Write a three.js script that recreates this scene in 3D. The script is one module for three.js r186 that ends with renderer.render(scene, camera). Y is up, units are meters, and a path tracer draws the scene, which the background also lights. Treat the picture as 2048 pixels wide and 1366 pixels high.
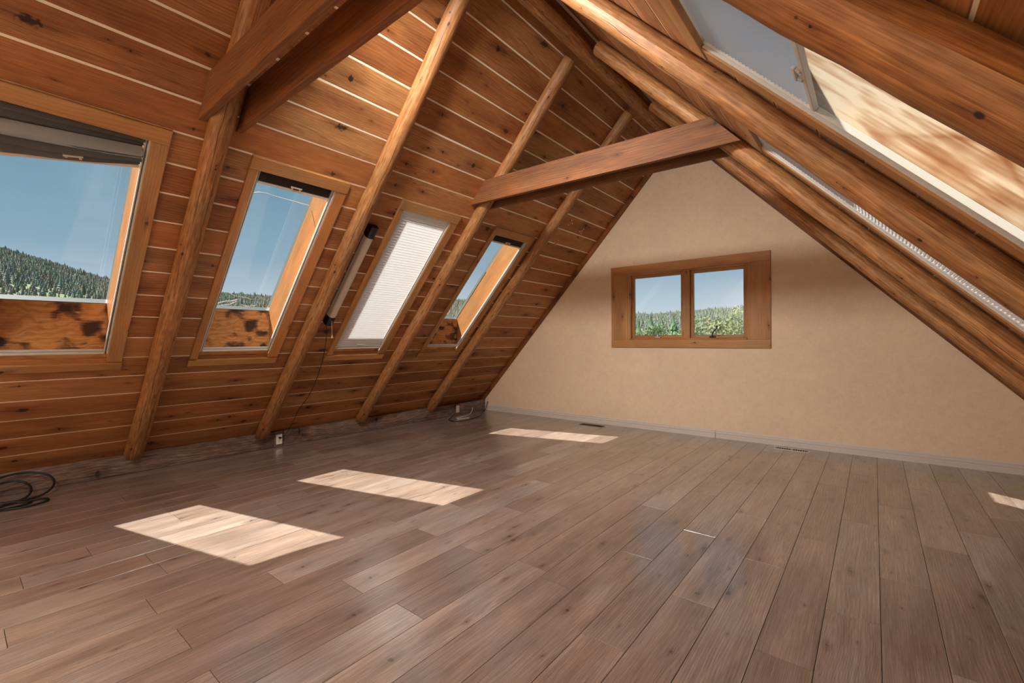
import * as THREE from 'three';
import { RectAreaLightUniformsLib } from 'three/addons/lights/RectAreaLightUniformsLib.js';
import { RoundedBoxGeometry } from 'three/addons/geometries/RoundedBoxGeometry.js';
import { mergeGeometries } from 'three/addons/utils/BufferGeometryUtils.js';

// ---------------------------------------------------------------- camera, sky, sun, exposure
const scene = new THREE.Scene();
const camera = new THREE.PerspectiveCamera(2 * Math.atan(683 / 905) * 180 / Math.PI, 2048 / 1366, 0.02, 3000);
const D2R = Math.PI / 180;
camera.rotation.order = 'YXZ';
camera.position.set(1.991, 1.25, 6.079);
camera.rotation.set(-0.16 * D2R, 38.67 * D2R, -0.37 * D2R);
const renderer = new THREE.WebGLRenderer();
renderer.toneMapping = THREE.LinearToneMapping;
renderer.toneMappingExposure = 1.0;
renderer.shadowMap.enabled = true;
RectAreaLightUniformsLib.init();

{ // clear air: pale at the horizon, bluer towards the zenith, the same all round
  const W = 64, H = 512, data = new Float32Array(W * H * 4);
  const stops = [[-90, .50, .54, .56], [0, .80, .85, .88], [4, .56, .67, .76], [9, .29, .44, .57], [18, .17, .33, .44], [40, .13, .27, .40], [90, .09, .20, .36]];
  for (let j = 0; j < H; j++) {
    const el = (j + .5) / H * 180 - 90;
    let k = 0; while (k < stops.length - 2 && el > stops[k + 1][0]) k++;
    const a = stops[k], b = stops[k + 1], t = Math.min(1, Math.max(0, (el - a[0]) / (b[0] - a[0])));
    for (let i = 0; i < W; i++) for (let c = 0; c < 4; c++) data[(j * W + i) * 4 + c] = c == 3 ? 1 : a[c + 1] + (b[c + 1] - a[c + 1]) * t;
  }
  const t = new THREE.DataTexture(data, W, H, THREE.RGBAFormat, THREE.FloatType);
  t.mapping = THREE.EquirectangularReflectionMapping; t.magFilter = THREE.LinearFilter; t.needsUpdate = true;
  scene.background = t;
}
const sun = new THREE.DirectionalLight(new THREE.Color().setRGB(1, .96, .87), 14.5);
sun.position.set(-.40 * 12, 12, .35 * 12 + 3); sun.target.position.set(0, 0, 3);
sun.castShadow = true; sun.shadow.mapSize.set(4096, 4096);
Object.assign(sun.shadow.camera, { left: -9, right: 9, top: 9, bottom: -9, near: .5, far: 40 });
scene.add(sun, sun.target);

// ---------------------------------------------------------------- helpers
let seed = 7;
const rnd = () => { seed = (seed + 0x6d2b79f5) | 0; let t = Math.imul(seed ^ (seed >>> 15), 1 | seed); t = (t + Math.imul(t ^ (t >>> 7), 61 | t)) ^ t; return ((t ^ (t >>> 14)) >>> 0) / 4294967296; };
const rr = (a, b) => a + (b - a) * rnd();
const lerp = (a, b, t) => a + (b - a) * t, clamp = (x, a = 0, b = 1) => Math.min(b, Math.max(a, x));
const sstep = (a, b, x) => { const t = clamp((x - a) / (b - a)); return t * t * (3 - 2 * t); };
const PERM = new Float32Array(65536); for (let i = 0; i < 65536; i++) PERM[i] = rnd();
const hash = (x, y) => PERM[((x * 7349) ^ (y * 18617) ^ ((x * y) << 3)) & 65535];
function noise(x, y, px = 65536) { // value noise, repeats after px cells in x
  const xi = Math.floor(x), yi = Math.floor(y), fx = x - xi, fy = y - yi, u = fx * fx * (3 - 2 * fx), v = fy * fy * (3 - 2 * fy);
  const x0 = ((xi % px) + px) % px, x1 = (x0 + 1) % px;
  return (hash(x0, yi) * (1 - u) + hash(x1, yi) * u) * (1 - v) + (hash(x0, yi + 1) * (1 - u) + hash(x1, yi + 1) * u) * v;
}
const fbm = (x, y, px, oct = 3) => { let s = 0, a = .5, t = 0; for (let i = 0; i < oct; i++) { s += a * noise(x, y + i * 57.3, px); t += a; a *= .5; x *= 2; y *= 2; px *= 2; } return s / t; };
function tex(W, H, fn, srgb = true, repeat = true) {
  const d = new Uint8Array(W * H * 4), o = [0, 0, 0];
  for (let y = 0, i = 0; y < H; y++) for (let x = 0; x < W; x++, i += 4) { fn(x, y, o); d[i] = clamp(o[0], 0, 255); d[i + 1] = clamp(o[1], 0, 255); d[i + 2] = clamp(o[2], 0, 255); d[i + 3] = 255; }
  const t = new THREE.DataTexture(d, W, H); t.magFilter = THREE.LinearFilter; t.minFilter = THREE.LinearMipmapLinearFilter; t.generateMipmaps = true;
  if (repeat) t.wrapS = t.wrapT = THREE.RepeatWrapping; if (srgb) t.colorSpace = THREE.SRGBColorSpace; t.needsUpdate = true; return t;
}
// rows of sawn boards, each `wid` metres high and `len` metres long, side by side in one texture
function woodAtlas({ W, H, rows, len, wid, light, dark, knot, ringF, contrast, fibre, knots, arch, tone = .12, pores = 0, hueAmp = 1, bands = 0, cracks = 0, mottle = 0 }) {
  const R = [], cells = (perM) => Math.max(1, Math.round(perM * len));
  for (let r = 0; r < rows; r++) {
    const k = []; const n = Math.floor(rr(knots[0], knots[1] + 1));
    for (let i = 0; i < n; i++) { const big = rnd(); k.push([rr(0, len), rr(.08, .92) * wid, lerp(knots[2], knots[3], big * big), rr(.65, 1), rr(.8, 1.9), rr(-.5, .5)]); }
    const cr = []; for (let i = 0; i < cracks; i++) cr.push([rr(0, len), rr(.3, 1.0), rr(.05, .95) * wid, rnd() * 99]);
    R.push({ k, cr, t: rr(-tone, tone), hue: rr(-1, 1), uc: rr(0, len), vc: wid * rr(-.3, 1.3), arch: rnd() < arch, f: ringF * rr(.7, 1.35), band: rnd() < bands, b0: rr(.15, .55) * wid, bw: rr(.2, .5) * wid, bt: rr(-.2, .26) });
  }
  const rh = H / rows, c2 = cells(2), c4 = cells(4), c7 = cells(7), c18 = cells(18), c5 = cells(5), c60 = cells(60);
  return tex(W, H, (x, y, o) => {
    const r = Math.min(rows - 1, Math.floor(y / rh)), p = R[r], u = x / W * len, un = x / W, v = (y - r * rh) / rh * wid;
    let vv = v + (noise(un * c2, r * 13.7 + v * 4, c2) - .5) * .045 + (noise(un * c4, r * 31 + v * 22, c4) - .5) * .006;
    let kd = 0, halo = 0;
    for (const [ku, kv, kr, ks, el, tl] of p.k) {
      let du = u - ku; if (du > len / 2) du -= len; if (du < -len / 2) du += len; const dv = v - kv - du * tl * .2, ad = Math.abs(du);
      if (ad > kr * 11) continue;
      const q = Math.exp(-((du / (kr * 3.4)) ** 2)); vv += (dv > 0 ? -1 : 1) * kr * 1.1 * q * Math.exp(-Math.abs(dv) / (kr * 2.2));
      const d = Math.hypot(du / el, dv) / kr + (noise(u * 90, v * 90 + r * 9) - .5) * .8;
      kd = Math.max(kd, (1 - sstep(.45, 1.15, d)) * ks, Math.exp(-((dv / (kr * .28)) ** 2)) * (1 - sstep(kr, kr * 10, ad)) * .35 * ks);
      halo = Math.max(halo, (1 - sstep(.8, 3.2, Math.hypot(du / 2.6, dv) / kr)) * ks);
    }
    let c;
    if (p.arch) { let du = u - p.uc; if (du > len / 2) du -= len; if (du < -len / 2) du += len; c = Math.hypot(vv - p.vc, du * .055) * p.f * 1.3; } else c = vv * p.f;
    c += (noise(un * c4, r * 5.1 + v * 8, c4) - .5) * 1.2;
    const fr = c - Math.floor(c), ring = fr < .78 ? sstep(0, .78, fr) * .8 : .8 * (1 - sstep(.78, 1, fr));
    const fi = noise(un * c18, v * 640 + r * 77, c18), fi2 = noise(un * c7, v * 260 + r * 7, c7), big = fbm(un * c2, r * 19.3 + v * 9, c2, 4);
    let t = .34 + p.t + contrast * (ring - .4) + fibre * (fi - .5) + fibre * (fi2 - .5) + .8 * (big - .5) + .32 * halo;
    if (p.band) { const e = (v - p.b0 - (noise(un * c5, r * 8.8, c5) - .5) * .05) , w = p.bw * (.6 + .8 * noise(un * c2, r * 3.9 + 50, c2)); const ins = Math.min(e, w - e); t += p.bt * sstep(-.002, .006, ins) + .34 * Math.exp(-((ins / .0022) ** 2)) * sstep(.35, .6, noise(un * c4, r * 6.6 + 20, c4)); }
    if (pores && noise(un * c60, v * 1400 + r * 3, c60) > .84) t += pores;
    if (mottle) t += mottle * (fbm(un * c18, v * 60, c18, 2) - .5);
    t = clamp(t, -.2, 1.3);
    for (const [cu, cl, cv, cs] of p.cr) { let du = u - cu; if (du < 0) du += len; if (du > cl) continue; const d = Math.abs(v - cv - (noise(u * 9, cs) - .5) * .012); const wdt = .0016 * Math.sin(Math.PI * du / cl) + .0004; if (d < wdt * 2) kd = Math.max(kd, .85 * (1 - d / (wdt * 2))); }
    const hue = 1 + hueAmp * (.05 * p.hue + .09 * (noise(un * c5, v * 14 + r * 3.3, c5) - .5));
    for (let i = 0; i < 3; i++) { const w = lerp(light[i], dark[i], t) * (i == 0 ? hue : i == 2 ? 2 - hue : 1); o[i] = lerp(w, knot[i], kd); }
  });
}
const lin = (hex) => new THREE.Color(hex);
const mat = (o) => { const { c, ...rest } = o; return new THREE.MeshPhysicalMaterial({ color: c === undefined ? 0xffffff : c, roughness: .7, ...rest }); };

// ---------------------------------------------------------------- materials
const N_BOARD = 10, BOARD_LEN = 3.2;
const boardTex = woodAtlas({ W: 2048, H: 2048, rows: N_BOARD, len: BOARD_LEN, wid: .2165, light: [188, 132, 79], dark: [117, 68, 32], knot: [44, 20, 8], ringF: 62, contrast: .24, fibre: .26, knots: [5, 11, .004, .026], arch: .5, tone: .17, bands: .45, mottle: .2, hueAmp: .6 });
const N_PLANK = 9, PLANK_LEN = 1.33;
const plankTex = woodAtlas({ W: 2048, H: 2048, rows: N_PLANK, len: PLANK_LEN, wid: .2, light: [164, 146, 133], dark: [100, 83, 73], knot: [66, 53, 46], ringF: 95, contrast: .26, fibre: .38, knots: [1, 4, .004, .014], arch: .65, tone: .05, pores: .16, hueAmp: .35 });
const timberTex = woodAtlas({ W: 1024, H: 1024, rows: 4, len: 2.6, wid: .3, light: [158, 110, 65], dark: [86, 51, 26], knot: [40, 18, 8], ringF: 46, contrast: .2, fibre: .36, knots: [2, 4, .008, .018], arch: .5, tone: .1 });
const trimTex = woodAtlas({ W: 1024, H: 1024, rows: 4, len: 2.6, wid: .3, light: [198, 144, 88], dark: [136, 85, 42], knot: [58, 28, 12], ringF: 46, contrast: .18, fibre: .22, knots: [2, 5, .008, .016], arch: .5, tone: .08 });
const weatherTex = woodAtlas({ W: 1024, H: 512, rows: 1, len: 1.9, wid: .34, light: [196, 170, 140], dark: [138, 86, 46], knot: [92, 56, 38], ringF: 60, contrast: .5, fibre: .6, knots: [5, 6, .008, .016], arch: 1, tone: 0, bands: 1, mottle: .9 });
const sillTex = woodAtlas({ W: 1024, H: 512, rows: 2, len: 2.6, wid: .3, light: [134, 114, 102], dark: [70, 54, 45], knot: [36, 26, 22], ringF: 50, contrast: .3, fibre: .6, knots: [3, 5, .008, .02], arch: .5, tone: .08, bands: .5, mottle: .4 });
const logTex = woodAtlas({ W: 1024, H: 1024, rows: 1, len: 2.2, wid: .5, light: [184, 130, 79], dark: [120, 73, 34], knot: [30, 14, 7], ringF: 22, contrast: .26, fibre: .5, knots: [16, 18, .003, .010], arch: 0, tone: 0, cracks: 9, mottle: .7 });
// plywood with black water stains that have run along the grain
const plyTex = tex(768, 512, (x, y, o) => {
  const u = x / 768, v = y / 512, w = fbm(u * 5, v * 4, 5, 4), g = noise(u * 8, v * 120, 8), s = sstep(.46, .74, fbm(u * 7 + 3, v * 4 + 11 + w * 1.9, 7, 5) + .10 * (g - .5)), ring = .5 + .5 * Math.sin((v * 9 + w * 5) * 6.28);
  const a = [216, 162, 98], b = [158, 98, 46], k = [40, 22, 12], t = .35 * ring + .5 * g * .6 + .3 * w;
  for (let i = 0; i < 3; i++) o[i] = lerp(lerp(a[i], b[i], t), k[i], s * .88);
});
const plasterTex = tex(1024, 1024, (x, y, o) => {
  const u = x / 1024, v = y / 1024, w = fbm(u * 7, v * 7, 7, 4), weave = (noise(u * 340, v * 90, 340) + noise(u * 90, v * 340, 90)) * .5, f = fbm(u * 40, v * 40, 40, 2);
  const k = .94 + .045 * (w - .5) + .05 * (weave - .5) + .03 * (f - .5), spot = noise(u * 150, v * 150, 150) > .992 ? .72 : 1;
  o[0] = 242 * k * spot; o[1] = 215 * k * spot; o[2] = 184 * k * spot * (1 - .03 * (w - .5));
});
const weave = tex(256, 256, (x, y, o) => { const s = 128 + 60 * (noise(x * .5, y * .12, 128) - .5) + 60 * (noise(x * .12 + 9, y * .5, 32) - .5); o[0] = o[1] = o[2] = s; }, false);
const barkTex = tex(256, 256, (x, y, o) => { const k = .7 + .6 * (fbm(x / 256 * 12, y / 256 * 30, 12, 3) - .2); o[0] = 92 * k; o[1] = 76 * k; o[2] = 68 * k; });

const rep = (t, x, y) => { const c = t.clone(); c.repeat.set(x, y); c.needsUpdate = true; return c; };
const M = {};
M.board = ['#ffffff', '#f3e6da', '#ebdccf', '#fff4e6'].map((c) => mat({ c, map: boardTex, roughness: .62 }));
M.plank = ['#ffffff', '#f6f1ee', '#ebe4e0'].map((c) => mat({ c, map: plankTex, roughness: .36, ior: 1.6, clearcoat: 1, clearcoatRoughness: .18 }));
M.cream = mat({ c: '#f2e6cf', roughness: .9 });
M.subfloor = mat({ c: '#3a2a22', roughness: .95 });
M.log = mat({ map: logTex, roughness: .58, bumpMap: logTex, bumpScale: .0015 });
M.timber = mat({ c: '#ead6bc', map: timberTex, roughness: .72 });
M.trim = mat({ map: trimTex, roughness: .55 });
M.sill = mat({ map: sillTex, roughness: .8 });
M.ply = mat({ map: plyTex, roughness: .7 });
M.reveal = mat({ map: trimTex, roughness: .6 });
M.revealR = mat({ map: weatherTex, roughness: .8 });
M.plaster = mat({ map: rep(plasterTex, .5, .5), roughness: .9, bumpMap: rep(weave, 4, 4), bumpScale: .0006 });
M.white = mat({ c: '#c6c1b8', roughness: .5 });
M.paint = mat({ c: '#cfc4ba', roughness: .5 });
M.alu = mat({ c: '#8e8f8c', roughness: .4, metalness: .6 });
M.glass = mat({ c: '#f4f8f8', roughness: .03, transmission: 1, thickness: 0, ior: 1.5 });
M.shadeWhite = mat({ c: '#d9d8d8', roughness: 1, transmission: .30, thickness: 0 });
M.shadeGrey = mat({ c: '#5c5b5a', roughness: .95, transmission: .05, thickness: 0 });  // grey of the blackout cloth; on the stacked shades it paints in their shadow
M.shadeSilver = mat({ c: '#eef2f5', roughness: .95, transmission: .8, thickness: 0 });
M.black = mat({ c: '#15110f', roughness: .45 });
M.cable = mat({ c: '#0d0c0c', roughness: .5 });
M.beige = mat({ c: '#cdbfae', roughness: .5 });
M.outlet = mat({ c: '#e9e4da', roughness: .4 });
M.brass = mat({ c: '#6d4a2c', roughness: .45, metalness: .5 });
M.steel = mat({ c: '#c9c3ba', roughness: .4, metalness: .3 });
M.dark = mat({ c: '#0e0b0a', roughness: .9 });

// ---------------------------------------------------------------- building blocks
const used = {};
const numbered = (n) => { const k = used[n] = (used[n] ?? -1) + 1; return k ? n + '_' + String(k).padStart(3, '0') : n; };
function thing(name, label, category, group) { const g = new THREE.Group(); g.name = numbered(name); g.userData = { label, category }; if (group) g.userData.group = group; scene.add(g); return g; }
function structure(name, label, category) { const g = new THREE.Group(); g.name = name; g.userData = { kind: 'structure', label, category }; scene.add(g); return g; }
const cnt = new Map();
function part(parent, name, geo, m, pos, rot) {
  const me = new THREE.Mesh(geo, m); me.castShadow = me.receiveShadow = true;
  let c = cnt.get(parent); if (!c) cnt.set(parent, c = {}); const k = c[name] = (c[name] ?? -1) + 1; me.name = k ? name + '_' + String(k).padStart(3, '0') : name;
  if (pos) me.position.set(...pos); if (rot) me.rotation.set(...rot); parent.add(me); return me;
}
// a board: w along x, h along y, t along z (face at +z), bevelled round its face; the texture row runs along x
function boardGeo(w, h, t, bev, uvs) {
  const { u0 = 0, ul = 1, v0 = 0, v1 = 1 } = uvs, X = w / 2, Y = h / 2, b = Math.min(bev, X * .4, Y * .4);
  const P = [[-X, -Y, 0], [X, -Y, 0], [X, Y, 0], [-X, Y, 0], [-X, -Y, t - b], [X, -Y, t - b], [X, Y, t - b], [-X, Y, t - b], [-X + b, -Y + b, t], [X - b, -Y + b, t], [X - b, Y - b, t], [-X + b, Y - b, t]];
  const F = [[8, 9, 10, 11], [4, 5, 9, 8], [5, 6, 10, 9], [6, 7, 11, 10], [7, 4, 8, 11], [0, 1, 5, 4], [1, 2, 6, 5], [2, 3, 7, 6], [3, 0, 4, 7], [3, 2, 1, 0]];
  const pos = [], uv = [], idx = [];
  for (const f of F) { const s = pos.length / 3; for (const i of f) { pos.push(...P[i]); uv.push(u0 + (P[i][0] + X) / ul, lerp(v0, v1, (P[i][1] + Y) / h)); } idx.push(s, s + 1, s + 2, s, s + 2, s + 3); }
  const g = new THREE.BufferGeometry(); g.setAttribute('position', new THREE.Float32BufferAttribute(pos, 3)); g.setAttribute('uv', new THREE.Float32BufferAttribute(uv, 2)); g.setIndex(idx); return flat(g);
}
function flat(g) { const n = g.index ? g.toNonIndexed() : g; n.computeVertexNormals(); return n; }
const rowUV = (rows, len, frac = 1, off = 0) => { const r = Math.floor(rnd() * rows), lo = (r + .03 + off * .94) / rows, hi = lo + .94 / rows * frac; return rnd() < .5 ? { u0: rnd(), ul: len, v0: lo, v1: hi } : { u0: rnd(), ul: -len, v0: hi, v1: lo }; };
const timberUV = (h) => rowUV(4, 2.6, Math.min(1, h / .3), h < .3 ? rnd() * (1 - h / .3) : 0);
const timber = (w, h, t, bev = .003) => boardGeo(w, h, t, bev, timberUV(h));
const box = (w, h, d, r = .002) => new RoundedBoxGeometry(w, h, d, 2, Math.min(r, w / 2.1, h / 2.1, d / 2.1));
const tube = (pts, r, seg = 60, rad = 8) => new THREE.TubeGeometry(new THREE.CatmullRomCurve3(pts.map((p) => new THREE.Vector3(...p))), seg, r, rad);

// the A-frame: both slopes fall from the ridge; s = metres down the slope, e = metres outwards, z = along the ridge
const RIDGE = 3.9225, ANG = 46.85 * D2R, CA = Math.cos(ANG), SA = Math.sin(ANG), ZBACK = 0, ZFRONT = 8.2;
const E = .065; // face of the ceiling boards; log rafters hang below it
const SLOPE = { L: -1, R: 1 };
const at = (side, s, z, e = 0) => [SLOPE[side] * (CA * s + SA * e), RIDGE + CA * e - SA * s, z];
function onSlope(o, side, s, z, e = 0) { // local x = right as seen from the room, y = up the slope, z = into the room
  const k = SLOPE[side]; const X = new THREE.Vector3(0, 0, k), Y = new THREE.Vector3(-k * CA, SA, 0), Z = new THREE.Vector3(-k * SA, -CA, 0);
  o.quaternion.setFromRotationMatrix(new THREE.Matrix4().makeBasis(X, Y, Z)); o.position.set(...at(side, s, z, e)); return o;
}
const RAFTERS = [4.98, 3.815, 2.545, 1.30];
const SKY_Z = [5.615, 4.385, 3.105, 1.80], SKY_WS = [.64, .60, .60, .60], S_TOP = 2.035, S_BOT = 3.832;

// ---------------------------------------------------------------- floor
{
  const f = structure('floor', 'grey-brown oak laminate floor in staggered planks', 'floor');
  part(f, 'subfloor', new THREE.BoxGeometry(7.9, .12, ZFRONT + .3), M.subfloor, [0, -.066, ZFRONT / 2]);
  const J = { '-1': 3.553, '-2': 4.055, '-3': 3.245, '-4': 3.865, '-5': 4.394, '-6': 3.59, '-7': 4.13, '-8': 4.06, '-9': 4.747, '-10': 4.13, '-11': 4.797, '-12': 4.13, '-13': 5.0, '-14': 5.48, '-15': 4.6, '-16': 5.34, 0: 3.045, 1: 3.75, 2: 1.99, 3: 2.9, 4: 2.2 };
  for (let c = -29; c <= 8; c++) {
    const x = 2.010 + .2 * (c + .5); if (x < -3.75 || x > 3.75) continue;
    let z = (J[c] ?? rr(0, 1.33)) % PLANK_LEN - PLANK_LEN;
    for (; z < ZFRONT; z += PLANK_LEN) {
      const a = Math.max(z, .001), b = Math.min(z + PLANK_LEN, ZFRONT); if (b - a < .02) continue;
      const g = boardGeo(b - a - .0022, .2 - .0022, .010, .0009, rowUV(N_PLANK, PLANK_LEN));
      g.rotateX(-Math.PI / 2); g.rotateY(Math.PI / 2);
      part(f, 'plank', g, M.plank[Math.floor(rnd() * 3)], [x, -.010, (a + b) / 2]);
    }
  }
}
// ---------------------------------------------------------------- sloping board ceilings that come down to the floor
const OPEN = { top: 2.03, bot: 3.90 }, HEAD = { L: 1.88, R: 1.74 }; // the well's head flares up the slope
const seams = []; for (let k = -1; k <= 23; k++) seams.push(.207 + .2165 * k);
seams[0] = -.055; seams[seams.length - 1] = 5.19;
for (const side of ['L', 'R']) {
  const w = structure(side == 'L' ? 'wall_left' : 'wall_right', side == 'L' ? 'knotty pine boards with cream seams lining the sloping left roof' : 'knotty pine boards lining the sloping right roof above the camera', 'ceiling');
  const holes = SKY_Z;
  for (const deep of [false, true]) { // roof body behind the boards, with openings for the skylights; its cream lining shows in the seams
    const sh = new THREE.Shape(); const k = SLOPE[side];
    const lx = (z) => k * z;
    sh.moveTo(lx(-.3), .12); sh.lineTo(lx(ZFRONT + .3), .12); sh.lineTo(lx(ZFRONT + .3), -5.75); sh.lineTo(lx(-.3), -5.75); sh.closePath();
    for (const zc of holes) { const h = new THREE.Path(), SKY_W = SKY_WS[SKY_Z.indexOf(zc)], tp = -(deep ? HEAD[side] - .03 : OPEN.top - .014); const a = lx(zc - SKY_W / 2 - .012), b = lx(zc + SKY_W / 2 + .012); h.moveTo(a, tp); h.lineTo(b, tp); h.lineTo(b, -OPEN.bot - .01); h.lineTo(a, -OPEN.bot - .01); h.closePath(); sh.holes.push(h); }
    const g = new THREE.ExtrudeGeometry(sh, { depth: deep ? .18 : .02, bevelEnabled: false });
    const m = part(w, deep ? 'roof_body' : 'roof_lining', g, M.cream); onSlope(m, side, 0, 0, E + .0025 + (deep ? .201 : .02));
  }
  for (let r = 0; r < seams.length - 1; r++) {
    const s0 = seams[r], s1 = seams[r + 1], low = sstep(1.5, 4, s0), cut = s1 > OPEN.top + .02 && s0 < OPEN.bot - .02;
    let runs = [];
    if (cut) { let a = ZBACK; for (const zc of [...SKY_Z].sort((p, q) => p - q)) { const SKY_W = SKY_WS[SKY_Z.indexOf(zc)]; runs.push([a, zc - SKY_W / 2 - .012]); a = zc + SKY_W / 2 + .012; } runs.push([a, ZFRONT]); }
    else { const ends = [...RAFTERS.filter(() => rnd() < .42), 6.2].sort((p, q) => p - q); let a = ZBACK; for (const b of ends) { runs.push([a, b]); a = b; } runs.push([a, ZFRONT]); }
    for (const [a, b] of runs) {
      const gap = lerp(rr(.010, .017), rr(.006, .011), low), wd = b - a - (cut ? 0 : .002), h = s1 - s0 - gap;
      const m = part(w, 'board', boardGeo(wd, h, .012, .002, rowUV(N_BOARD, BOARD_LEN)), M.board[Math.floor(rnd() * 4)]);
      onSlope(m, side, (s0 + s1) / 2, (a + b) / 2, E + .012); m.rotateZ(rr(-.0006, .0006));
    }
  }
}
// ---------------------------------------------------------------- gable wall with the casement window, rear wall
const WIN = { x0: -.735, x1: .795, y0: 1.242, y1: 2.172 };
{
  const tri = (e) => { const s = new THREE.Shape(), y = RIDGE + e / CA, x = y / Math.tan(ANG); s.moveTo(-x, 0); s.lineTo(x, 0); s.lineTo(0, y); s.closePath(); return s; };
  const w = structure('wall_back', 'cream textured plaster gable wall', 'wall');
  const s = tri(.2), h = new THREE.Path(); h.moveTo(WIN.x0, WIN.y0); h.lineTo(WIN.x1, WIN.y0); h.lineTo(WIN.x1, WIN.y1); h.lineTo(WIN.x0, WIN.y1); h.closePath(); s.holes.push(h);
  part(w, 'plaster', new THREE.ExtrudeGeometry(s, { depth: .16, bevelEnabled: false }), M.plaster, [0, 0, -.16]);
  const b = structure('wall_front', 'plain plaster end wall behind the camera', 'wall');
  part(b, 'plaster', new THREE.ExtrudeGeometry(tri(.2), { depth: .16, bevelEnabled: false }), M.plaster, [0, 0, ZFRONT]);
  // wooden strips that close the joint between gable and ceiling
  let n = 1;
  for (const side of ['L', 'R']) {
    const t = structure('trim_' + n++, side == 'L' ? 'dark wooden strip along the left edge of the gable wall' : 'dark wooden strip along the right edge of the gable wall', 'trim');
    const m = part(t, 'strip', timber(5.1, .035, .06), M.timber); const k = SLOPE[side];
    onSlope(m, side, 2.62, .0175, E - .002); m.rotateZ(Math.PI / 2);
  }
  // baseboard: stepped colonial profile along the gable
  const bb = structure('baseboard_back', 'off-white moulded baseboard along the gable wall', 'baseboard');
  const p = new THREE.Shape([[0, 0], [.018, 0], [.018, .044], [.012, .048], [.012, .053], [.017, .058], [.017, .072], [.009, .077], [.008, .083], [.012, .087], [.010, .096], [.004, .103], [0, .104]].map((q) => new THREE.Vector2(...q)));
  for (const [a, c] of [[-3.44, .42], [.423, 3.56]]) { const g = new THREE.ExtrudeGeometry(p, { depth: c - a - .002, bevelEnabled: false }); g.rotateY(Math.PI / 2); g.scale(1, 1, -1); flip(g); part(bb, 'moulding', g, M.paint, [a, 0, 0]); }
}
function flip(g) { const i = g.index; if (i) { for (let k = 0; k < i.count; k += 3) { const t = i.getX(k); i.setX(k, i.getX(k + 2)); i.setX(k + 2, t); } } else { for (const n of ['position', 'uv', 'normal']) { const a = g.attributes[n]; if (!a) continue; const s = a.itemSize, d = a.array; for (let k = 0; k < a.count; k += 3) for (let c = 0; c < s; c++) { const t = d[k * s + c]; d[k * s + c] = d[(k + 2) * s + c]; d[(k + 2) * s + c] = t; } } } g.computeVertexNormals(); return g; }
// sill timber at the foot of the left slope
{
  const b = structure('baseboard_left', 'weathered grey-brown sill timber at the foot of the left slope', 'baseboard');
  const A = [-3.60, 6.6], B = [-3.47, .02], mid = 3.62; // front face runs a little out of true
  const fx = (z) => lerp(B[0], A[0], (z - B[1]) / (A[1] - B[1]));
  for (const [z0, z1] of [[.02, mid - .065], [mid - .062, mid + .05], [mid + .053, 8.15]]) {
    const g = timber(Math.hypot(z1 - z0, fx(z1) - fx(z0)), .185, .16, .006), inset = z1 - z0 < .2 ? .012 : 0;
    const m = part(b, inset ? 'filler_block' : 'timber', g, M.sill, [(fx(z0) + fx(z1)) / 2 - .16 - inset, .0925, (z0 + z1) / 2], [0, Math.PI / 2 + Math.atan2(fx(z1) - fx(z0), z1 - z0), 0]);
  }
  const c = part(b, 'end_block', box(.03, .2, .05), M.paint, [-3.445, .1, .028]); c.userData.label = 'white painted end block';
}
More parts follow.
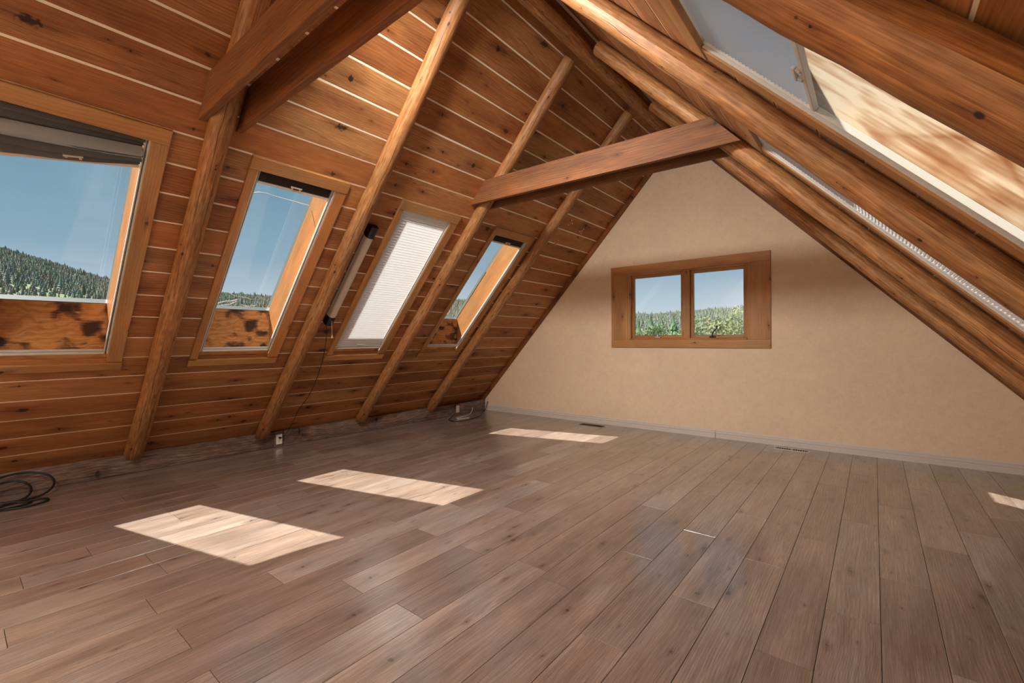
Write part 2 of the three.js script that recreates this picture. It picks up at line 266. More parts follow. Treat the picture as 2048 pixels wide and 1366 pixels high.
// ---------------------------------------------------------------- skylights
const LREF = ['beside the log nearest the camera', 'with the streaked glass', 'behind the closed white shade', 'nearest the gable wall'];
function polyPanel(pts, t) { const s = new THREE.Shape(pts.map((p) => new THREE.Vector2(...p))); const g = new THREE.ExtrudeGeometry(s, { depth: t, bevelEnabled: false }); const uv = g.attributes.uv, n = g.attributes.position; for (let i = 0; i < uv.count; i++) uv.setXY(i, n.getX(i) / 2.6, n.getY(i) / 1.2); return g; }
let winNo = 1;
function skylight(side, i, label) {
  const zc = SKY_Z[i], SKY_W = SKY_WS[i], hw = SKY_W / 2, w = structure('window_' + winNo++, label, 'skylight');
  onSlope(w, side, S_BOT, zc, E); // local origin: middle of the lower frame edge, on the board face
  const H = S_BOT - S_TOP, out = .27, y = (s) => S_BOT - s;
  const lw = side == 'L' ? .058 : .09, rw = side == 'L' ? .092 : .058; // casing boards, uneven as fitted
  part(w, 'head_casing', timber(SKY_W + lw + rw, .098, .024), M.trim, [(rw - lw) / 2, H + .049, -.002]);
  for (const [sx, cw] of [[-1, lw], [1, rw]]) { const g = timber(H + .085, cw, .02); g.rotateZ(Math.PI / 2); part(w, 'side_casing', g, M.trim, [sx * (hw + cw / 2), (H - .085) / 2, -.002]); }
  part(w, 'foot_casing', timber(SKY_W + lw + rw + .01, .072, .02), M.trim, [(rw - lw) / 2, -.136, -.002]);
  part(w, 'sill_board', timber(SKY_W + .01, .088, .02), M.ply, [0, -.052, -.030]);
  // white shade track round the opening
  const f = .024;
  for (const sx of [-1, 1]) { const tr = part(w, 'shade_track', box(.010, H, .03), M.white, [sx * (hw - .005), H / 2, -.004]); part(tr, 'inner_lip', box(.006, H, .022), M.white, [-sx * .016, 0, -.006]); part(tr, 'channel', box(.016, H, .006), M.alu, [-sx * .008, 0, -.013]); }
  part(w, 'bottom_rail', box(SKY_W - 2 * f, .012, .03), M.white, [0, .006, -.004]);
  part(w, 'bottom_rail', box(SKY_W - 2 * f, .010, .018), M.white, [0, .021, -.014]);
  // deep well: the foot is plumb, the cheeks and the head run square to the roof
  const sg = y(3.56), st = y(HEAD[side]), z0 = -.02, z1 = -out;
  const cheek = polyPanel([[0, z0], [H + .005, z0], [st, z1 - .02], [sg - .02, z1 - .02]], .02); // in (up, out)
  for (const sx of [-1, 1]) { const g = cheek.clone(); g.applyMatrix4(new THREE.Matrix4().makeBasis(new THREE.Vector3(0, 1, 0), new THREE.Vector3(0, 0, 1), new THREE.Vector3(1, 0, 0))); part(w, 'cheek', g, side == 'R' ? M.revealR : M.reveal, [sx > 0 ? hw : -hw - .02, 0, 0]); }
  const L = Math.hypot(sg, z1 - z0), ang = Math.atan2(sg, z0 - z1);
  for (const [a, b] of [[0, .2], [.2, 1]]) { const g = boardGeo(SKY_W, L * (b - a), .015, .002, { u0: .13 * winNo, ul: .9, v0: a * .8 + .1 * winNo, v1: b * .8 + .1 * winNo }); g.rotateX(-Math.PI / 2 + ang - Math.PI); g.scale(1, 1, 1); const k = (a + b) / 2; const m = part(w, 'foot_board', g, M.ply, [0, sg * k - .004, lerp(z0, z1, k)]); m.geometry.computeVertexNormals(); }
  { const dy = st - H, dz = z0 - z1, hd = boardGeo(SKY_W, Math.hypot(dy, dz) + .02, .015, .002, timberUV(.27)); hd.rotateX(Math.PI / 2 - Math.atan2(dy, dz)); part(w, 'head_board', hd, M.reveal, [0, (H + st) / 2 + .016, (z0 + z1) / 2]); }
  const pg = new THREE.PlaneGeometry(SKY_W, st - sg); part(w, 'pane', pg, M.glass, [0, (st + sg) / 2, z1]);
  for (const [yy, hh] of [[st + .02, .04], [sg - .02, .04]]) part(w, 'curb', box(SKY_W + .1, hh, .05), M.alu, [0, yy, z1 - .03]);
  for (const sx of [-1, 1]) part(w, 'curb', box(.05, st - sg + .08, .05), M.alu, [sx * (hw + .025), (st + sg) / 2, z1 - .03]);
  return w;
}
const skyL = SKY_Z.map((_, i) => skylight('L', i, 'skylight in the left slope ' + ['at the left edge, half covered by a sagging shade', 'with scratched glass above a water-stained well', 'whose opening is closed by a white pleated shade', 'nearest the gable wall, with a stained well'][i]));
const skyR = SKY_Z.map((_, i) => skylight('R', i, 'skylight in the right slope ' + ['behind the foremost log', 'with its shade pulled halfway down', 'seen edge-on with a white shade', 'nearest the gable wall, hidden behind logs'][i]));
{ // a crack with its sealant and dried smears on the pane of the second skylight
  const w = skyL[1], m = mat({ c: '#f3f4f2', roughness: .6 }), Hh = S_BOT, q = (z, s) => [-(z - SKY_Z[1]), Hh - s, -.266];
  part(w, 'sealed_crack', tube([q(4.68, 2.36), q(4.60, 2.37), q(4.50, 2.335), q(4.38, 2.34), q(4.25, 2.345), q(4.10, 2.35)], .0035, 50, 6), m);
  for (const [r, ...p] of [[.006, [4.55, 3.50], [4.50, 3.47], [4.44, 3.46], [4.40, 3.44]], [.005, [4.52, 3.52], [4.45, 3.50], [4.40, 3.46]], [.003, [4.36, 3.49], [4.31, 3.51], [4.25, 3.50], [4.22, 3.49]], [.0025, [4.50, 3.36], [4.42, 3.40], [4.33, 3.41], [4.28, 3.43]]]) part(w, 'dried_smear', tube(p.map(([z, s]) => q(z, s)), r, 24, 6).scale(1, 1, .3).translate(0, 0, -.266 * .7), m);
}
// a handle on a shade's pull rail
function shadeRail(t, w, y, z, m = M.white) {
  const rail = part(t, 'pull_rail', box(w, .018, .02, .003), m, [0, y, z]);
  part(rail, 'handle', mergeGeometries([box(.085, .012, .012).translate(0, .028, .012), box(.012, .024, .012).translate(-.03, .016, .010), box(.012, .024, .012).translate(.03, .016, .010)]), m); return rail;
}
function pleats(w, y0, y1, n, depth, zAt = () => 0, sag = () => 0) { // folded cloth between heights y0 and y1
  const nx = 8, pos = [], uv = [], P = (i, j) => { const x = (i / nx - .5) * w, t = j / (2 * n); return [x, lerp(y0, y1, t) + sag(i / nx, t), (j % 2 ? depth : 0) + zAt(i / nx, t)]; };
  for (let j = 0; j < 2 * n; j++) for (let i = 0; i < nx; i++) { const a = P(i, j), b = P(i + 1, j), c = P(i + 1, j + 1), d = P(i, j + 1); pos.push(...a, ...b, ...c, ...a, ...c, ...d); for (let q = 0; q < 6; q++) uv.push(0, 0); }
  const g = new THREE.BufferGeometry(); g.setAttribute('position', new THREE.Float32BufferAttribute(pos, 3)); g.setAttribute('uv', new THREE.Float32BufferAttribute(uv, 2)); g.computeVertexNormals(); return g;
}
{
  let iw = .64 - .052; const H = S_BOT - S_TOP;
  const shade = (side, i, label) => { iw = SKY_WS[i] - .052; const t = thing('cellular_shade', label, 'shade'); onSlope(t, side, S_BOT, SKY_Z[i], E + .012); return t; };
  // left 1: a dark blackout shade, half stacked and sagging
  let t = shade('L', 0, 'grey blackout shade sagging at the top of the leftmost skylight');
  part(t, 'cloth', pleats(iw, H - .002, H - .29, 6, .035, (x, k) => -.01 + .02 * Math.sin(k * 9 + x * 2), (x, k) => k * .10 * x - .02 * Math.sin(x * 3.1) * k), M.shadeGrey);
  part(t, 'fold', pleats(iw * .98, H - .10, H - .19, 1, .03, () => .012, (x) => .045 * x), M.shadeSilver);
  { const r = shadeRail(t, iw, H - .245, .006, M.beige); r.rotation.z = .19; }
  // left 2 and 4: stacked shut at the head, their shadow put into the cloth colour
  for (const [i, l] of [[1, 'stacked shade with its shadow put into the cloth colour at the top of the scratched-glass skylight'], [3, 'stacked shade with its shadow put into the cloth colour at the top of the skylight nearest the gable']]) { t = shade('L', i, l); part(t, 'cloth', pleats(iw, H - .002, H - .085, 7, .026, () => -.014), M.shadeGrey); shadeRail(t, iw, H - .094, .002, M.beige); }
  // left 3: drawn right down
  t = shade('L', 2, 'white pleated shade drawn down over a left slope skylight beside the strip light'); part(t, 'cloth', pleats(iw, H - .004, .032, 58, .013), M.shadeWhite); shadeRail(t, iw, .03, .004, M.white);
  // right slope
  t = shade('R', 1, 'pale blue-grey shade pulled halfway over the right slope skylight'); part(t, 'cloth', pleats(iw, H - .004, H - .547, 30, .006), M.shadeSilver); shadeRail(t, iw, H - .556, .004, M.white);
  t = shade('R', 2, 'white pleated shade seen edge-on between two logs of the right slope'); part(t, 'cloth', pleats(iw, H - .004, .032, 84, .008), M.shadeWhite); shadeRail(t, iw, .03, .004, M.white);
  t = shade('R', 0, 'white pleated shade behind the foremost log of the right slope'); part(t, 'cloth', pleats(iw, H - .004, .032, 58, .013), M.shadeWhite); shadeRail(t, iw, .03, .004, M.white);
}
// ---------------------------------------------------------------- log rafters, ridge pole, collar ties
function logGeo(len, r0, r1, sd, bow = .008) { // along +y, a peeled trunk with swellings
  const N = 36, K = 18, pos = [], uv = [], idx = [];
  for (let j = 0; j <= N; j++) for (let i = 0; i <= K; i++) {
    const t = j / N, a = i / K * Math.PI * 2, y = t * len, kk = i % K;
    const r = lerp(r0, r1, t) * (1 + .09 * (noise(y * 2.2, sd + Math.cos(kk / K * 6.283) * .8 + 5) - .5) + .10 * (noise(y * 7, sd * 3 + 2 + Math.sin(kk / K * 6.283) * 1.2 + Math.cos(kk / K * 6.283)) - .5));
    pos.push(Math.cos(a) * r + bow * Math.sin(t * 5 + sd), y, Math.sin(a) * r + bow * .6 * Math.cos(t * 4 + sd * 2)); uv.push(y / 2.2 + sd * .37, i / K);
  }
  for (let j = 0; j < N; j++) for (let i = 0; i < K; i++) { const a = j * (K + 1) + i, b = a + K + 1; idx.push(a, b, a + 1, b, b + 1, a + 1); }
  const caps = [0, N].map((j) => { const c = pos.length / 3; pos.push(0, j / N * len, 0); uv.push(0, 0); for (let i = 0; i < K; i++) { const a = j * (K + 1) + i; j ? idx.push(c, a + 1, a) : idx.push(c, a, a + 1); } });
  const g = new THREE.BufferGeometry(); g.setAttribute('position', new THREE.Float32BufferAttribute(pos, 3)); g.setAttribute('uv', new THREE.Float32BufferAttribute(uv, 2)); g.setIndex(idx); g.computeVertexNormals(); return g;
}
const RNAME = { L: ['peeled log rafter on the left slope, foremost, carrying the near collar tie', 'peeled log rafter on the left slope beside the strip light', 'peeled log rafter on the left slope carrying the far collar tie', 'peeled log rafter on the left slope nearest the gable wall'],
  R: ['large peeled log rafter at the top right corner, nearest the camera', 'peeled log rafter on the right slope below the half-open shade', 'peeled log rafter on the right slope meeting the far collar tie', 'peeled log rafter on the right slope running along the gable wall edge'] };
for (const side of ['L', 'R']) RAFTERS.forEach((z, i) => {
  const t = thing('log_rafter', RNAME[side][i], 'rafter', side == 'L' ? 'log rafters of the left slope' : 'log rafters of the right slope');
  const s1 = side == 'L' ? 5.115 : 5.33, s0 = .2, zz = side == 'L' ? z : [5.035, 3.875, 2.526, 1.30][i]; onSlope(t, side, s1, zz, 0);
  part(t, 'trunk', logGeo(s1 - s0, side == 'L' ? .072 : .060, side == 'L' ? .064 : .060, i * 2.7 + (side == 'R' ? 11 : 1), side == 'L' ? .008 : .005), M.log);
});
{
  const t = thing('ridge_pole', 'peeled log ridge pole under the peak of the roof', 'beam'); t.position.set(0, 3.80, .02);
  const g = logGeo(8.1, .07, .07, 33, .004); g.rotateX(Math.PI / 2); part(t, 'trunk', g, M.log);
  const yb = 2.635, yt = 2.85;
  for (const [i, where] of [[0, 'near'], [2, 'far']]) for (const k of [1, -1]) {
    const z = RAFTERS[i], c = thing('collar_tie', `${k > 0 ? 'front' : 'back'} plank of the ${where} collar tie between the log rafters`, 'beam', 'collar tie planks');
    const xb = (RIDGE + E / CA - yb) / Math.tan(ANG) - .016, xt = (RIDGE + E / CA - yt) / Math.tan(ANG) - .016;
    const sh = new THREE.Shape(); sh.moveTo(-xb, 0); sh.lineTo(xb, 0); sh.lineTo(xt, yt - yb); sh.lineTo(-xt, yt - yb); sh.closePath();
    const g = new THREE.ExtrudeGeometry(sh, { depth: .036, bevelEnabled: true, bevelSize: .003, bevelThickness: .003, bevelSegments: 1 });
    const u = g.attributes.uv, p = g.attributes.position, n = g.attributes.normal; const v0 = [.02, .27, .52, .77][(i + (k > 0 ? 0 : 1)) % 4];
    for (let q = 0; q < u.count; q++) u.setXY(q, p.getX(q) / 2.6 + .3 * i, v0 + (Math.abs(n.getY(q)) > .7 ? p.getZ(q) + .05 : p.getY(q)) / 1.25);
    c.position.set(0, yb, z + (k > 0 ? .088 : -.080 - .045)); c.rotation.set(0, i ? 0 : -.0086, i ? -.018 : 0); part(c, 'plank', g, M.timber);
  }
}
// ---------------------------------------------------------------- gable window
{
  const w = structure('window_' + winNo++, 'double casement window with wide pine casing in the gable wall', 'window'); w.position.set(.02, 1.136, 0);
  const X = (x) => x - .02, Y = (y) => y - 1.136;
  part(w, 'head_casing', timber(2.045, .118, .022), M.trim, [0, Y(2.231), -.001]);
  part(w, 'foot_casing', timber(2.045, .106, .022), M.trim, [0, .053, -.001]);
  for (const [a, b] of [[-1.0, -.742], [.795, 1.043]]) { const g = timber(.93, b - a, .019); g.rotateZ(Math.PI / 2); part(w, 'side_casing', g, M.trim, [X((a + b) / 2), Y(1.707), -.001]); }
  // jambs, mullion and sashes set back in the wall
  const fr = (n, x0, x1, y0, y1, z, d, m = M.trim) => { const horiz = x1 - x0 > y1 - y0; const g = horiz ? timber(x1 - x0, y1 - y0, d) : timber(y1 - y0, x1 - x0, d).rotateZ(Math.PI / 2); return part(w, n, g, m, [X((x0 + x1) / 2), Y((y0 + y1) / 2), z]); };
  fr('jamb', WIN.x0, WIN.x0 + .022, WIN.y0, WIN.y1, -.15, .145); fr('jamb', WIN.x1 - .022, WIN.x1, WIN.y0, WIN.y1, -.15, .145); fr('jamb', WIN.x0, WIN.x1, WIN.y1 - .02, WIN.y1, -.15, .145); fr('jamb', WIN.x0, WIN.x1, WIN.y0, WIN.y0 + .022, -.15, .145);
  fr('mullion', .012, .105, WIN.y0 + .02, WIN.y1 - .018, -.12, .108);
  for (const [x0, x1, l] of [[WIN.x0 + .022, .012, 'left'], [.105, WIN.x1 - .022, 'right']]) {
    const y0 = WIN.y0 + .022, y1 = WIN.y1 - .02, q = .036;
    fr('sash', x0, x0 + q, y0, y1, -.095, .04); fr('sash', x1 - q, x1, y0, y1, -.095, .04); fr('sash', x0 + q, x1 - q, y1 - q, y1, -.095, .04); fr('sash', x0 + q, x1 - q, y0, y0 + q, -.095, .04);
    part(w, 'pane', new THREE.PlaneGeometry(x1 - x0 - 2 * q, y1 - y0 - 2 * q), M.glass, [X((x0 + x1) / 2), Y((y0 + y1) / 2), -.075]);
    const seal = .006; for (const yy of [y0 + q + seal / 2, y1 - q - seal / 2]) part(w, 'glazing_bead', box(x1 - x0 - 2 * q, seal, .012), M.alu, [X((x0 + x1) / 2), Y(yy), -.064]);
    const mx = (x0 + x1) / 2 + (l == 'left' ? .02 : -.06);
    const c = part(w, 'crank', mergeGeometries([box(.075, .018, .03, .004), ...(l == 'right' ? [tube([[0, .0, .02], [.004, .035, .03], [.03, .075, .036], [.058, .105, .034], [.062, .125, .03]], .0075, 20, 8), new THREE.SphereGeometry(.013, 10, 8).translate(.062, .128, .03)] : [new THREE.CylinderGeometry(.012, .014, .03, 10).translate(0, .02, .01)])].map((g) => g.index ? g.toNonIndexed() : g)), l == 'right' ? M.black : M.steel, [X(mx), Y(y0 + .014), -.035]);
    c.userData.label = l == 'right' ? 'dark crank handle' : 'metal crank stub';
  }
}
// ---------------------------------------------------------------- things in the room
{ // strip light
  const t = thing('strip_light', 'white strip light with black end caps beside the log on the left slope', 'lamp'); onSlope(t, 'L', 3.45, 3.635, E - .002);
  const half = new THREE.Shape(); half.moveTo(-.045, 0); half.lineTo(.045, 0); half.absarc(0, 0, .045, 0, Math.PI, false); 
  const prof = (r, h) => { const s = new THREE.Shape(); s.moveTo(-r, 0); s.lineTo(r, 0); s.bezierCurveTo(r, h * .9, r * .7, h, 0, h); s.bezierCurveTo(-r * .7, h, -r, h * .9, -r, 0); return s; };
  const ex = (s, y0, y1) => { const g = new THREE.ExtrudeGeometry(s, { depth: y1 - y0, bevelEnabled: true, bevelSize: .002, bevelThickness: .003, bevelSegments: 2, curveSegments: 10 }); g.rotateX(Math.PI / 2); g.scale(1, -1, 1); flip(g); g.translate(0, y0, 0); return g; };
  part(t, 'diffuser', ex(prof(.040, .062), .11, 1.08), M.beige); const rails = mergeGeometries([-1, 1].map((k) => box(.006, .97, .02).translate(k * .042, .595, .012))); part(t, 'rail', rails, M.white);
  part(t, 'end_cap', ex(prof(.044, .068), .01, .11), M.black); part(t, 'end_cap', ex(prof(.044, .068), 1.08, 1.19), M.black);
  const up = new THREE.Vector3(SA, 0, 0);
  const pull = part(t, 'pull_cord', tube([[0, .08, .066], [0, .05, .09], [0, .01, .13], [0, -.03, .168]], .0016, 16, 6), M.beige); part(pull, 'pull_knob', new THREE.CylinderGeometry(.004, .008, .03, 8).rotateX(-.8), M.beige, [0, -.04, .178]);
}
const outletGeo = () => { const s = []; return s; };
function outlet(label, pos, ry, m) {
  const t = thing('wall_outlet', label, 'outlet'); t.position.set(...pos); t.rotation.y = ry;
  part(t, 'plate', box(.072, .115, .006, .002), m, [0, .0575, .003]);
  for (const y of [.037, .078]) { const so = part(t, 'socket', box(.032, .028, .003, .001), m, [0, y, .0065]); part(so, 'slots', mergeGeometries([box(.003, .009, .001).translate(-.007, .003, 0), box(.003, .009, .001).translate(.007, .003, 0), box(.005, .005, .001).translate(0, -.008, 0)]), M.dark, [0, 0, .0018]); }
}
outlet('white electrical outlet on the sill timber with a black plug in it', [-3.552, .03, 3.61], Math.PI / 2, M.outlet);
outlet('beige electrical outlet near the corner of the gable wall', [-3.478, .045, .72], Math.PI / 2, M.beige);
{ // cord of the strip light, plugged into the outlet
  const t = thing('power_cord', 'thin black power cord hanging from the strip light to the outlet', 'cord');
  const a = at('L', 3.462, 3.645, E - .03);
  part(t, 'cord', tube([a, at('L', 3.62, 3.60, .0), at('L', 4.0, 3.545, -.05), at('L', 4.45, 3.50, -.03), at('L', 4.75, 3.515, 0.0), [-3.43, .20, 3.555], [-3.49, .118, 3.592], [-3.528, .108, 3.605]], .0035, 90, 8), M.cable);
  part(t, 'plug', mergeGeometries([box(.026, .02, .026, .005), new THREE.CylinderGeometry(.004, .007, .02, 8).rotateZ(-Math.PI / 2).translate(.02, 0, -.005).toNonIndexed()].map((g) => g.index ? g.toNonIndexed() : g)), M.cable, [-3.532, .108, 3.608]);
}
{ // coil of black cable leaning on the sill at the left edge
  const t = thing('cable_coil', 'loose coil of black cable on the floor at the left edge', 'cable'); const p = [];
  const loop = (cx, cy, cz, rz, rx, ry, a0, a1, n) => { for (let i = 0; i <= n; i++) { const a = lerp(a0, a1, i / n); p.push([cx + rx * Math.cos(a), Math.max(.008, cy + ry * Math.cos(a)), cz + rz * Math.sin(a)]); } };
  // each loop lies on the floor on the room side and leans up towards the sill
  loop(-3.40, .088, 5.72, .20, -.11, .092, Math.PI, Math.PI * 3, 18);
  loop(-3.375, .066, 5.78, .125, -.09, .07, Math.PI * 1.0, Math.PI * 3, 14);
  loop(-3.14, .009, 5.72, .14, .09, 0, Math.PI * 1.2, Math.PI * 3.2, 14);
  loop(-3.17, .009, 5.84, .17, .07, 0, Math.PI * 1.2, Math.PI * 2.6, 10);
  p.push([-3.12, .008, 6.05], [-3.0, .008, 6.3]);
  part(t, 'cable', tube(p, .008, 420, 8), M.cable);
}
{ // black and beige cables in the far left corner
  const t = thing('antenna_cable', 'thin black cable looped on the floor in the far corner', 'cable');
  part(t, 'cable', tube([[-3.40, .16, .04], [-3.375, .12, .10], [-3.37, .04, .14], [-3.30, .008, .30], [-3.08, .008, .62], [-2.99, .008, 1.02], [-3.06, .008, 1.20], [-3.22, .008, 1.16], [-3.36, .01, .98], [-3.40, .05, .86]], .006, 120, 8), M.cable);
  const b = thing('beige_cable', 'short beige cable lying against the outlet in the far corner', 'cable');
  part(b, 'cable', tube([[-3.44, .085, .40], [-3.40, .05, .45], [-3.33, .010, .58], [-3.26, .009, .80], [-3.24, .009, .98], [-3.16, .009, 1.0], [-3.09, .009, .84]], .0065, 80, 8), M.beige);
}
function register(label, x0, x1, z, m) { const t = thing('floor_register', label, 'vent'); const w = x1 - x0; t.position.set((x0 + x1) / 2, 0, z);
  part(t, 'frame', mergeGeometries([box(w, .006, .014).translate(0, .003, -.045), box(w, .006, .014).translate(0, .003, .045), box(.02, .006, .1).translate(-w / 2 + .01, .003, 0), box(.02, .006, .1).translate(w / 2 - .01, .003, 0), box(.01, .006, .08).translate(0, .003, 0)]), m);
  part(t, 'duct', box(w - .03, .003, .08), M.dark, [0, .0016, 0]);
  for (let i = 0; i < 14; i++) part(t, 'louvre', box(.003, .0015, .078, .0005), m, [-w / 2 + .03 + i * (w - .06) / 13, .0038, 0]); }
register('brown floor register by the gable wall behind the farthest sun patch', -1.41, -1.05, .20, M.brass);
register('silver-edged floor register by the gable wall on the right', 1.09, 1.44, .165, M.steel);
{ // flower stickers on the boards by the gable
  const spots = [[1175, 427], [1183, 438], [1149, 437], [1139, 454], [1156, 455]];
  const col = [['#d8605c', '#d7e8dc', '#efe2cf'], ['#d86a66', '#b9d8c8', '#efe6c8'], ['#d95a58', '#9cc7c2', '#e7b7a0'], ['#dc5a60', '#dfeede', '#efd8bf'], ['#dd5c5a', '#8dbcae', '#ecdcb4']];
  const sz = [[.90, 1.60], [.55, 1.66], [1.16, 1.66], [1.14, 1.90], [.92, 1.92]];
  sz.forEach(([z, s], i) => {
    const t = thing('flower_sticker', 'small red and pale green flower sticker, ' + ['uppermost of the five', 'nearest the gable wall', 'on the seam next to the log', 'lowest, next to the log', 'lowest, in the middle of the board'][i], 'sticker', 'flower stickers by the gable'); onSlope(t, 'L', s, z, E + .0); const r = .017;
    for (let k = 0; k < 5; k++) { const a = k / 5 * 6.283 + i; part(t, 'petal', new THREE.CylinderGeometry(.011, .011, .0012, 12).rotateX(Math.PI / 2), mat({ c: col[i][k % 2 ? 0 : 0], roughness: .5 }), [Math.cos(a) * r, Math.sin(a) * r, .0016]); }
    for (let k = 0; k < 3; k++) { const a = k * 2.1 + i * 1.3; part(t, 'leaf', new THREE.CylinderGeometry(.009, .009, .0012, 12).rotateX(Math.PI / 2).scale(1.4, .8, 1), mat({ c: col[i][1 + k % 2], roughness: .5 }), [Math.cos(a) * .042, Math.sin(a) * .042, .0014]); }
  });
}
// ---------------------------------------------------------------- added fill lights, out of view, to brighten the interior
function fillPanel(label, pos, w, d, power, look, skirt = 0) {
  const t = thing('fill_light', label, 'lamp'); t.position.set(...pos); const q = new THREE.Object3D(); q.position.set(...pos); t.lookAt(...look); // +z looks at the target
  part(t, 'housing', box(w + .04, d + .04, .03, .004), M.white, [0, 0, -.02]);
  if (skirt) for (const [x, y, a, b] of [[-w / 2 - .012, 0, .012, d + .036], [w / 2 + .012, 0, .012, d + .036], [0, -d / 2 - .012, w + .036, .012], [0, d / 2 + .012, w + .036, .012]]) part(t, 'skirt', box(a, b, skirt), M.black, [x, y, skirt / 2 - .01]);  // skirt added to keep the fill off the boards close by
  part(t, 'fill_panel_face', new THREE.BoxGeometry(w, d, .004), new THREE.MeshStandardMaterial({ color: 0xffffff, emissive: new THREE.Color().setRGB(1, .97, .93), emissiveIntensity: .9 }), [0, 0, -.003]);
  const l = new THREE.RectAreaLight(new THREE.Color().setRGB(1, .97, .93), power, w, d); l.position.set(0, 0, .012); l.rotation.y = Math.PI; t.add(l); l.name = 'light';
}
fillPanel('added unseen fill panel with a deep skirt under the ridge beside the near collar tie', [-.02, 3.46, 4.80], .5, .5, 195, [0, 0, 2.0], .22);
fillPanel('added unseen fill panel bouncing light off the end wall behind the camera', [0, 2.6, 6.9], 1.2, .4, 118, [0, 1.0, 8.2]);
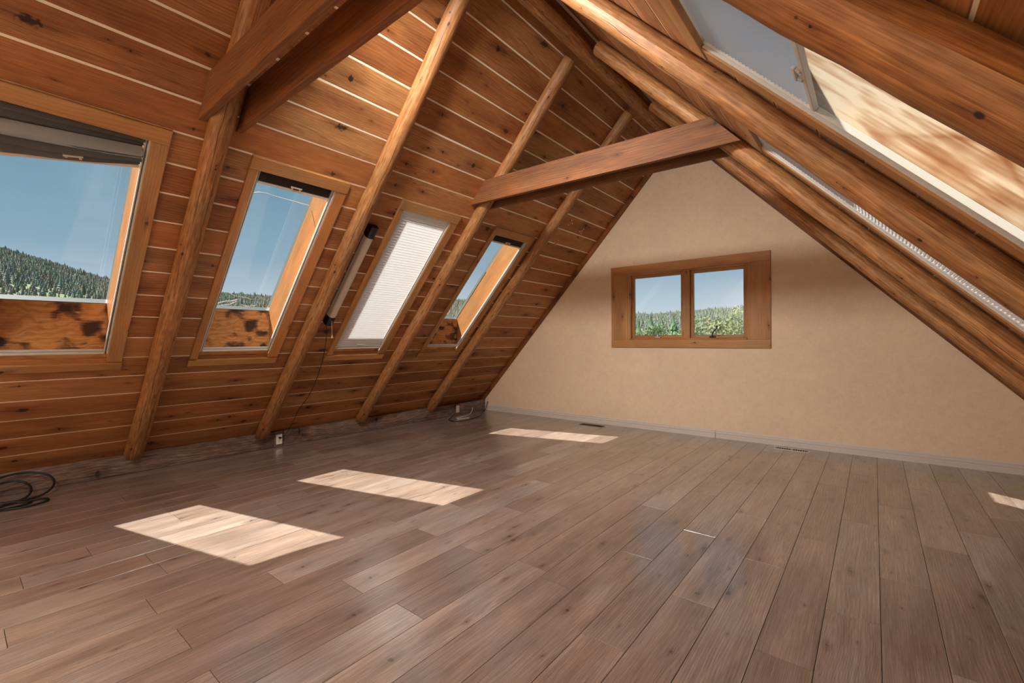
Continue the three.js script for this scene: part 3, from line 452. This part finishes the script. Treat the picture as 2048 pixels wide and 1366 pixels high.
// ---------------------------------------------------------------- country outside: forested hills
{
  const elev = (az) => { const p = [[-40, 4.6], [0, 4.3], [11.9, 4.0], [21.6, 3.6], [44.6, 5.4], [67, 5.4], [80, 6.3], [87, 8.4], [100, 9.4], [130, 9]]; let k = 0; while (k < p.length - 2 && az > p[k + 1][0]) k++; return lerp(p[k][1], p[k + 1][1], clamp((az - p[k][0]) / (p[k + 1][0] - p[k][0]))); };
  const R0 = 700, ground = (r, az) => { const top = R0 * Math.tan(elev(az) * D2R) - 6; const t = clamp((r - 25) / (R0 - 25)); return lerp(-7, top, Math.pow(t, 1.25)) + (r > R0 ? -(r - R0) * .25 : 0) + (r > 60 ? 5 * (noise(r * .012 + 7, az * .18) - .5) * Math.min(1, (r - 60) / 100) : 0); };
  const P = (r, az) => [1.99 - r * Math.sin(az * D2R), ground(r, az), 6.08 - r * Math.cos(az * D2R)];
  const NA = 130, NR = 40, pos = [], idx = [];
  for (let i = 0; i <= NA; i++) for (let j = 0; j <= NR; j++) pos.push(...P(14 + (900 - 14) * Math.pow(j / NR, 1.6), lerp(-60, 140, i / NA)));
  for (let i = 0; i < NA; i++) for (let j = 0; j < NR; j++) { const a = i * (NR + 1) + j, b = a + NR + 1; idx.push(a, a + 1, b, b, a + 1, b + 1); }
  const g = new THREE.BufferGeometry(); g.setAttribute('position', new THREE.Float32BufferAttribute(pos, 3)); g.setIndex(idx); g.computeVertexNormals();
  const hill = new THREE.Mesh(g, new THREE.MeshStandardMaterial({ color: new THREE.Color('#6c7458'), roughness: 1, side: THREE.DoubleSide })); hill.name = 'hillside'; hill.userData = { kind: 'structure', label: 'green hillside under the forest outside the windows', category: 'hill' }; scene.add(hill);
  const fir = (n, m) => { const gs = []; for (let k = 0; k < n; k++) { const t = k / n; gs.push(new THREE.ConeGeometry((.20 - .15 * t) * (1 + .0 * k), .34, m, 1, true).translate(0, .2 + t * .72, 0)); } return mergeGeometries(gs); };
  const firG = fir(4, 6), N = 60000;
  const inst = new THREE.InstancedMesh(firG, new THREE.MeshStandardMaterial({ color: 0xffffff, roughness: 1, side: THREE.DoubleSide }), N); inst.name = 'forest'; inst.userData = { kind: 'stuff', label: 'dense conifer forest covering the hills outside', category: 'forest' };
  const m4 = new THREE.Matrix4(), q = new THREE.Quaternion(), c = new THREE.Color();
  for (let i = 0; i < N; i++) { const r = 230 + (R0 + 12 - 230) * Math.pow(rnd(), .6), az = i % 4 == 0 ? rr(-5, 34) : rr(34, 105), p = P(r, az), h = rr(2.2, 4.4) * (rnd() < .06 ? 1.7 : 1); q.setFromAxisAngle(new THREE.Vector3(0, 1, 0), rnd() * 6.28); m4.compose(new THREE.Vector3(p[0], p[1] - .5, p[2]), q, new THREE.Vector3(h * rr(1.0, 1.7), h, h * rr(1.0, 1.7))); inst.setMatrixAt(i, m4); const k = rr(.7, 1.25); inst.setColorAt(i, c.setRGB(.16 * k * rr(.75, 1.35), .185 * k, .135 * k * rr(.8, 1.3))); }
  inst.castShadow = inst.receiveShadow = true; scene.add(inst);
  // single trees close to the gable window
  const firBig = (() => { const gs = []; for (let k = 0; k < 16; k++) { const t = k / 16, g = new THREE.ConeGeometry(.22 * (1 - t) + .015, .16, 12, 1, true), p = g.attributes.position; for (let i = 0; i < p.count; i++) if (p.getY(i) < 0) { const f = rr(.55, 1.25); p.setXYZ(i, p.getX(i) * f, p.getY(i) - rr(0, .05), p.getZ(i) * f); } gs.push(g.translate(0, .16 + t * .78, 0)); } const m = mergeGeometries(gs).toNonIndexed(); m.computeVertexNormals(); return m; })(), trunkG = new THREE.CylinderGeometry(.006, .02, .8, 7).translate(0, .4, 0);
  const spots = [[70, 23.0, 10.0], [88, 21.6, 10.6], [77, 20.3, 10.0], [98, 19.0, 10.8]];
  spots.forEach(([r, az, h], i) => { const t = thing('conifer', 'young green conifer outside the left gable pane, ' + ['first', 'second', 'third', 'fourth'][i] + ' from the left', 'tree', 'conifers outside the gable window'); const p = P(r, az); t.position.set(p[0], p[1], p[2]); t.scale.set(h, h, h); part(t, 'foliage', firBig, mat({ c: ['#5f7558', '#566d54', '#687d5c', '#5a7256', '#5f7558'][i], roughness: 1, side: THREE.DoubleSide })); part(t, 'trunk', trunkG, M.timber); });
  const leafy = (label, r, az, h, wd, colr) => { const t = thing('leafy_tree', label, 'tree', 'leafy trees outside the gable window'); const p = P(r, az); t.position.set(p[0], p[1], p[2]); part(t, 'trunk', new THREE.CylinderGeometry(.08, .16, h * .6, 8).translate(0, h * .3, 0), M.timber);
    const n = 12000, ps = [], blobs = []; for (let k = 0; k < 44; k++) { const a = rnd() * 6.28, e = rr(-.6, 1), rad = rr(.35, 1); blobs.push([Math.cos(a) * wd * .5 * rad * Math.sqrt(1 - e * e * .6), h * (.62 + .30 * e * rad), Math.sin(a) * wd * .5 * rad, rr(.12, .22) * wd]); }
    for (let k = 0; k < n; k++) { const b = blobs[k % blobs.length]; const d = new THREE.Vector3(rr(-1, 1), rr(-1, 1), rr(-1, 1)).normalize().multiplyScalar(b[3] * rr(.75, 1.05)), o = new THREE.Vector3(b[0], b[1], b[2]).add(d), s = rr(.07, .15); const u = new THREE.Vector3(rr(-1, 1), rr(-1, 1), rr(-1, 1)).normalize(), v = u.clone().cross(d).normalize(); const A = o.clone().addScaledVector(u, s), B = o.clone().addScaledVector(u, -s * .6).addScaledVector(v, s * .6), C = o.clone().addScaledVector(u, -s * .6).addScaledVector(v, -s * .6); ps.push(...A.toArray(), ...B.toArray(), ...C.toArray()); }
    const g = new THREE.BufferGeometry(); g.setAttribute('position', new THREE.Float32BufferAttribute(ps, 3)); g.computeVertexNormals(); part(t, 'foliage', g, mat({ c: colr, roughness: 1, transmission: .2, thickness: 0, side: THREE.DoubleSide })); };
  leafy('sunlit yellow-green leafy tree at the right of the right gable pane', 34, 11.4, 10.35, 5.0, '#7f8a60');
  leafy('sunlit green leafy tree at the left of the right gable pane', 46, 15.4, 10.0, 5.0, '#76835c');
  leafy('sunlit green leafy tree low in the left gable pane', 56, 22.2, 9.9, 5.0, '#708059');
}
scene.traverse((o) => { if (o.isMesh) { o.castShadow = true; o.receiveShadow = true; } });
renderer.render(scene, camera);
